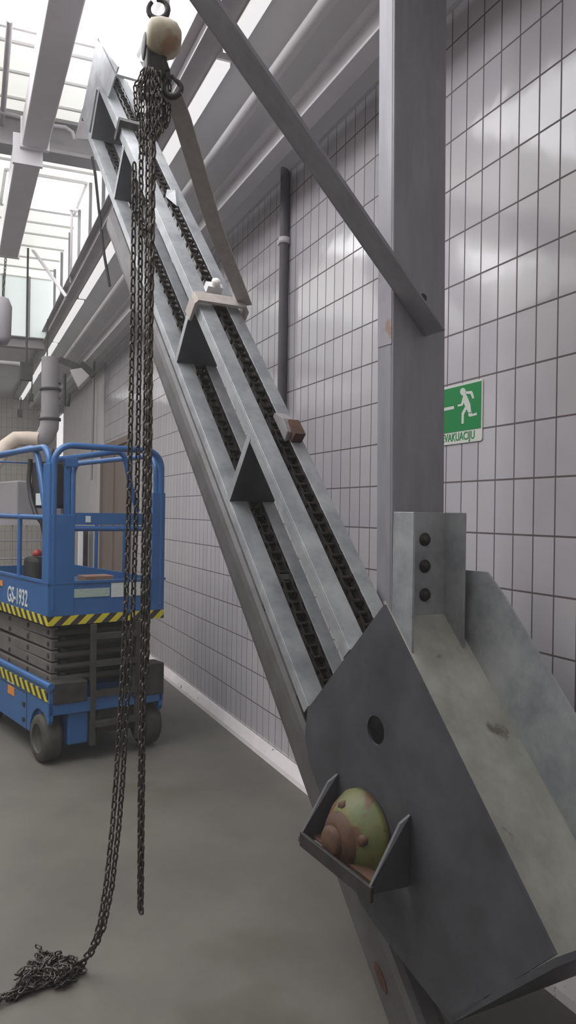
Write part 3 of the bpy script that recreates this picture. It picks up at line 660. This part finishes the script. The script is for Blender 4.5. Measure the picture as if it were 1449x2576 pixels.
# scissor pack
for i in range(5):
    z = .535 + i * .077
    for u_, m_ in ((.06, ARM), (W_ - .11, ARM)):
        q = G(); z2 = z + (.012 if i % 2 else -.012)
        q.bar(Lp(u_ + .02, .10, z), Lp(u_ + .02, LEN - .12, z2), .045, .066, (0, 0, 1)); ar = obj('scissor_arm', q, m_, lift, bevel=.004)
        for v in (.15, .55, .95, 1.4): q = G().cyl(Lp(u_ - .008, v, z), Lp(u_ + .048, v, z), .017, 12); obj('pin', q, DARKST, ar)
    for u_ in (.13, W_ - .18):
        q = G(); q.bar(Lp(u_ + .02, .12, z + .01), Lp(u_ + .02, LEN - .15, z - .01), .04, .060, (0, 0, 1)); obj('scissor_arm', q, ARMD, lift, bevel=.004)
    q = G(); q.cyl(Lp(.08, .11, z), Lp(W_ - .06, .11, z), .024, 12); q.cyl(Lp(.16, .30, z), Lp(W_ - .16, .30, z), .022, 10); obj('cross_tube', q, ARMD, lift)
q = G(); lbox(q, .1, .72, .45, .52, .5, .88); obj('lift_cylinder', q, DARKST, lift)
# entry ladder
q = G()
for u_ in (.30, .62): lbox(q, u_ - .018, u_ + .018, -.03, 0, .10, .90)
lad = obj('ladder', q, ARMD, lift, bevel=.003)
for z in (.22, .42, .62, .80): q = G(); lbox(q, .31, .61, -.04, .02, z, z + .035); obj('rung', q, ARMD, lad)
# chassis
q = G(); ZC1 = .52
sil = [(.0, .30), (.0, ZC1), (LEN - .04, ZC1), (LEN - .04, .12), (LEN - .16, .12)]
def arch(vc, r=.19, n=10): return [(vc + r * math.cos(math.radians(a)), max(.10, .155 + r * math.sin(math.radians(a)))) for a in [180 * k / n for k in range(n + 1)]]
rear = arch(LEN - .34); front = arch(.15)
pts = [(-.02, .30), (-.02, ZC1), (LEN, ZC1), (LEN, .12)] + rear + front[:-2]
q.prism([Lp(.005, v, z) for v, z in pts], FD_ * .03); q.prism([Lp(W_ - .035, v, z) for v, z in pts], FD_ * .03)
lbox(q, .03, W_ - .03, .18, LEN, .14, .46); lbox(q, .03, W_ - .03, LEN - .03, LEN, .12, ZC1)
lbox(q, .0, W_, -.02, 0, .33, .42)
ch = obj('chassis', q, BLUE, lift, bevel=.004)
q = G().tube([Lp(.014, -.03, ZC1), Lp(.014, LEN, ZC1)], .022, 10); obj('top_edge', q, BLUE, ch)
q = G(); lbox(q, -.002, .005, 0, LEN, ZC1 - .10, ZC1 - .035); obj('hazard_band', q, HAZ, ch)
q = G(); lbox(q, .003, .0045, .40, .404, .13, .40); lbox(q, .003, .0045, .40, 1.2, .396, .40); obj('door_seam', q, BLACK, ch)
q = G(); lbox(q, -.004, .005, .44, .475, .30, .33); lbox(q, -.004, .005, .44, .475, .20, .225); obj('latch', q, DARKST, ch)
q = G(); lbox(q, .001, .0045, .66, .80, .33, .39); obj('decal', q, ORANGE, ch, label='orange warning decal')
q = G(); lbox(q, .001, .0045, .66, .82, .41, .44); obj('decal', q, LABEL, ch, label='white decal strip')
q = G(); lbox(q, .03, .26, -.03, .12, .40, .54); obj('front_housing', q, DARKST, ch, bevel=.01); q = G(); lbox(q, W_ - .24, W_ - .0, -.03, .12, .38, .60); obj('front_housing', q, DARKST, ch, bevel=.01)
q = G(); lbox(q, .14, .28, .0, .10, .12, .36); obj('steering_block', q, BLUE, ch, bevel=.01)
q = G(); lbox(q, .45, .52, -.035, -.025, .44, .455); obj('tail_marker', q, RED, ch)
q = G(); lbox(q, .34, .70, .02, .12, .16, .36); obj('battery_tray', q, DARKST, ch, bevel=.01)
for (u_, v_, nm) in ((-.01, .15, 0), (W_ - .11, .15, 0), (.0, LEN - .34, 0), (W_ - .12, LEN - .34, 0)):
    q = G(); rr = .155
    q.lathe([(0, .095), (0, .135), (.012, .150), (.03, rr), (.09, rr), (.108, .150), (.12, .135), (.12, 0)], Lp(u_, v_, rr), FD_, 30); wh = obj('wheel', q, RUBBER, lift)
    q = G().lathe([(.02, 0), (.02, .04), (.012, .045), (.018, .09), (.0, .096)], Lp(u_, v_, rr), FD_, 24); obj('hub', q, ARMD, wh)

# stacked profiles seen behind the lift
for px, d, m_, lab in ((203, 8.4, WHITEP, 'white upright profile at the pale wall behind the lift, left one of three'), (216, 8.5, DARKST, 'dark upright profile at the pale wall behind the lift, between two lighter ones'), (229, 8.6, GREYM, 'grey upright profile at the pale wall behind the lift, right one of three')):
    a = at(px, 1332, D=d); q = G(); q.abox(a.x - .022, a.x + .022, a.y - .03, a.y + .03, .0, a.z); obj('metal_profile', q, m_, bevel=.003, label=lab, cat='profile', group='upright profiles behind the lift')
q = G(); c = at(155, 1230, D=7.3); q.prism([(c.x - .10, c.y - .2, 0), (c.x + .05, c.y - .2, 0), (c.x + .05, c.y - .2, c.z - .02), (c.x - .10, c.y - .2, c.z + .05)], (0, .3, 0)); obj('brown_cabinet', q, RUBBER, label='brown slanted-top cabinet standing behind the lift', cat='cabinet')
# equipment behind lift at left edge
r0 = empty('wire_container', at(-6, 1420, D=8.8), 'grey wire cage container standing behind the lift at the left edge', 'container')
r0.location.z = 0; WL[r0.name] = V(r0.location)
p = V(r0.location); q = G()
for i in range(9):
    q.cyl(p + V((-.6 + i * .15, 0, .1)), p + V((-.6 + i * .15, 0, 1.5)), .008, 6)
for i in range(8): q.cyl(p + V((-.6, 0, .1 + i * .2)), p + V((.6, 0, .1 + i * .2)), .008, 6)
obj('wire_mesh', q, GREYM, r0)
for sy in (0, .8):
    for sx in (-.6, .6): q = G().bar(p + V((sx, sy, 0)), p + V((sx, sy, 1.5)), .05, .05, (0, 1, 0)); obj('corner_post', q, DBEAM, r0)
    q = G().bar(p + V((-.6, sy, 1.5)), p + V((.6, sy, 1.5)), .05, .05); obj('top_rail', q, DBEAM, r0)
q = G().abox(p.x - .57, p.x + .57, p.y + .03, p.y + .77, .1, .12); obj('base', q, DARKST, r0)

# ------------------------------------------------------------------ chain hoist, its chains and the sling
HD = 2.70
hc = at(414, 98, D=HD)
ho = empty('chain_hoist', at(400, 150, D=HD), 'old beige hand chain hoist hanging by its hook, long chains reaching the floor', 'hoist')
ax = (fw * .35 + r_).normalized()
q = G(); q.lathe([(-.062, 0), (-.062, .035), (-.05, .055), (-.02, .064), (.012, .064), (.035, .056), (.052, .036), (.058, 0)], hc, ax, 32); obj('housing', q, HOIST, ho)
q = G(); q.box(at(390, 165, D=HD + .02), ax, Z_.cross(ax), Z_, .035, .04, .05); q.lathe([(-.03, 0), (-.03, .045), (.03, .045), (.03, 0)], at(382, 120, D=HD + .02), ax, 20); obj('gearbox', q, DARKST, ho, bevel=.008)
def hook(q, c, R, r, a0, a1, e1, e2, n=16):
    pts = [c + (e1 * math.cos(math.radians(a0 + (a1 - a0) * k / n)) + e2 * math.sin(math.radians(a0 + (a1 - a0) * k / n))) * R for k in range(n + 1)]
    rad = [r * (0.55 + .45 * math.sin(math.pi * (k + 2) / (n + 3))) for k in range(n + 1)]
    return q.tube(pts, rad, 10)
q = G(); hook(q, at(398, 24, D=HD), .033, .0105, -230, 100, r_, Z_); q.cyl(at(400, 46, D=HD), at(404, 60, D=HD), .011, 10); obj('top_hook', q, DARKST, ho)
q = G(); hook(q, at(434, 222, D=HD), .030, .010, 110, 430, r_, Z_); q.tube([at(422, 185, D=HD), at(424, 200, D=HD), at(430, 203, D=HD)], .010, 8); q.tube([at(408, 150, D=HD), at(420, 180, D=HD)], .013, 8)
q.tube([at(432, 190, D=HD), at(452, 215, D=HD)], .006, 6); obj('load_hook', q, DARKST, ho)
def cp(pts, d0, d1):
    n = len(pts); return [at(x, y, D=d0 + (d1 - d0) * i / (n - 1)) for i, (x, y) in enumerate(pts)]
WH = .024; LH = .038
def strand(pts, d0, d1, wr=.0038, L=LH, W=WH, pitch=.026, jit=.06):
    q = G(); chainrun(q, cp(pts, d0, d1), pitch, L, W, wr, 10, 5, jit); return obj('hand_chain', q, CHAIN, ho)
# pair of right strands hanging as a loop
strand([(383, 190), (380, 500), (374, 900), (369, 1300), (362, 1700), (358, 2000), (355, 2290)], HD, HD)
strand([(372, 190), (372, 500), (368, 900), (363, 1300), (357, 1700), (353, 2000), (352, 2292)], HD + .015, HD + .01)
# load chain fall next to them
q = G(); chainrun(q, cp([(388, 200), (384, 500), (378, 900), (376, 1200), (372, 1500), (368, 1700)], HD - .02, HD - .02), .028, .041, .025, .0046, 10, 5, .08); obj('load_chain', q, CHAIN, ho)
# strands running down into the heap
strand([(338, 420), (334, 800), (326, 1200), (318, 1500), (305, 1750), (293, 1950), (283, 2080), (268, 2220), (252, 2320), (238, 2368), (222, 2400), (204, 2420), (180, 2445)], HD + .03, 2.83, L=.040, W=.024, pitch=.028)
strand([(356, 300), (352, 800), (346, 1200), (334, 1550), (318, 1800), (309, 1960), (299, 2080), (282, 2230), (262, 2330), (244, 2372), (228, 2400), (208, 2425), (186, 2450)], HD + .05, 2.83)
# gathered slack around the hoist: short loops of chain
q = G()
for i in range(9):
    x0 = 340 + i * 9; dep = 300 + random.uniform(-30, 60) - abs(i - 4) * 6; d = HD + random.uniform(-.05, .05)
    x1 = x0 + random.uniform(6, 14)
    chainrun(q, cp([(360 + i * 5, 180), (x0, 220), (x0 + 2, dep - 20), ((x0 + x1) / 2, dep), (x1, dep - 20), (x1 + 2, 215), (365 + i * 6, 175)], d, d), .022, .032, .020, .0034, 9, 4, .2)
obj('slack_chain', q, CHAIN, ho)
# heap on the floor: one long wandering run of links
q = G(); ctrs = [(188, 2440), (160, 2455), (130, 2440), (100, 2432), (75, 2450), (120, 2475), (170, 2470), (90, 2480), (50, 2470), (140, 2450), (60, 2490), (30, 2505), (100, 2462), (150, 2478), (0, 2520), (-40, 2545)]
ctrs = [(x + 6, y + 6) for x, y in ctrs] + [(104, 2428), (192, 2436)]
ctrs = ctrs[:6] + ctrs[-2:] + ctrs[6:-2]
pts = []
for it in range(7):
    for (px, py) in ctrs[:(16 if it < 5 else 18)]:
        b = at(px + random.uniform(-14, 14), py + random.uniform(-10, 10), Z=0.0)
        hgt = .006 + random.random() * (.055 if it else .015) * (1 if 40 < px < 190 else .3)
        pts.append(V((b.x, b.y, hgt)))
for i in range(len(pts) - 1):
    a, b = pts[i], pts[i + 1]; L_ = (b - a).length; nl = max(1, int(L_ / .0205))
    for k in range(nl):
        c = a.lerp(b, k / nl); d = (b - a).normalized() + V([random.uniform(-.5, .5) for _ in range(3)]) * .9
        c.z = max(c.z + random.uniform(-.006, .01), .008)
        u = V([random.uniform(-1, 1) for _ in range(3)])
        q.link(c, d, u, .034, .021, .0034, 9, 4)
obj('chain_heap', q, CHAIN, ho)
# webbing sling round the conveyor
slg = empty('lifting_sling', at(555, 745, D=3.8), 'brown webbing sling looped around the conveyor rails and up to the hoist hook', 'sling')
def ribbon(q, pts, w, t, wid):
    wid = V(wid)
    for i in range(len(pts) - 1):
        a, b = pts[i], pts[i + 1]; d = (b - a).normalized(); s_ = (wid - d * wid.dot(d)).normalized(); n_ = d.cross(s_)
        q.box((a + b) / 2, d, s_, n_, (b - a).length / 2 + .003, w / 2, t / 2)
    return q
hk = at(434, 236, D=HD); e1 = C(1.17, 2.17, -1.29)
mid = at(497, 430, D=3.05); q = G()
ribbon(q, [hk, at(458, 300, D=2.82), mid, at(540, 570, D=3.35), at(575, 660, D=3.6), e1], .065, .008, r_); obj('upper_leg', q, SLING, slg)
q = G(); lo = [(.985, -1.36), (.985, -1.297), (.992, -1.285), (1.16, -1.285), (1.172, -1.30), (1.172, -1.40)]
ribbon(q, [C(s_, 2.165, n_) for s_, n_ in lo], .075, .014, va); obj('loop', q, SLING, slg)
# extra loop of the hoist frame: hooks into ring
# ------------------------------------------------------------------ light
def area(name, loc, rot, sx, sy, e, col=(1, 1, 1)):
    l = bpy.data.lights.new(name, 'AREA'); l.shape = 'RECTANGLE'; l.size = sx; l.size_y = sy; l.energy = e; l.color = col
    o = bpy.data.objects.new(name, l); COL.objects.link(o); o.location = loc; o.rotation_euler = rot; return o
area('daylight_hall', (-2.6, 11, ZR - .08), (0, 0, 0), 4.0, 11, 190, (1, .99, .97))
area('fill_far', (-1.5, 15.5, 4.15), (0, 0, 0), 4.5, 4.5, 55)  # added fill, no visible source; brightens the dim far end
area('fill_front', (.2, -2.0, ZR - .1), (0, 0, 0), 3, 2.5, 38, (.98, .98, 1))  # added fill behind the camera, brightens the column's front face
w = bpy.data.worlds.new('world'); SC.world = w; w.use_nodes = True
w.node_tree.nodes['Background'].inputs[0].default_value = (.9, .95, 1, 1); w.node_tree.nodes['Background'].inputs[1].default_value = 1.0
vsn = w.node_tree.nodes.new('ShaderNodeVolumeScatter'); vsn.inputs['Density'].default_value = .010
w.node_tree.links.new(vsn.outputs[0], [n for n in w.node_tree.nodes if n.type == 'OUTPUT_WORLD'][0].inputs['Volume'])
SC.cycles.volume_bounces = 0; SC.cycles.use_adaptive_sampling = True; SC.cycles.adaptive_threshold = .03; SC.cycles.diffuse_bounces = 4; SC.cycles.glossy_bounces = 3
SC.cycles.max_bounces = 8; SC.cycles.use_denoising = True
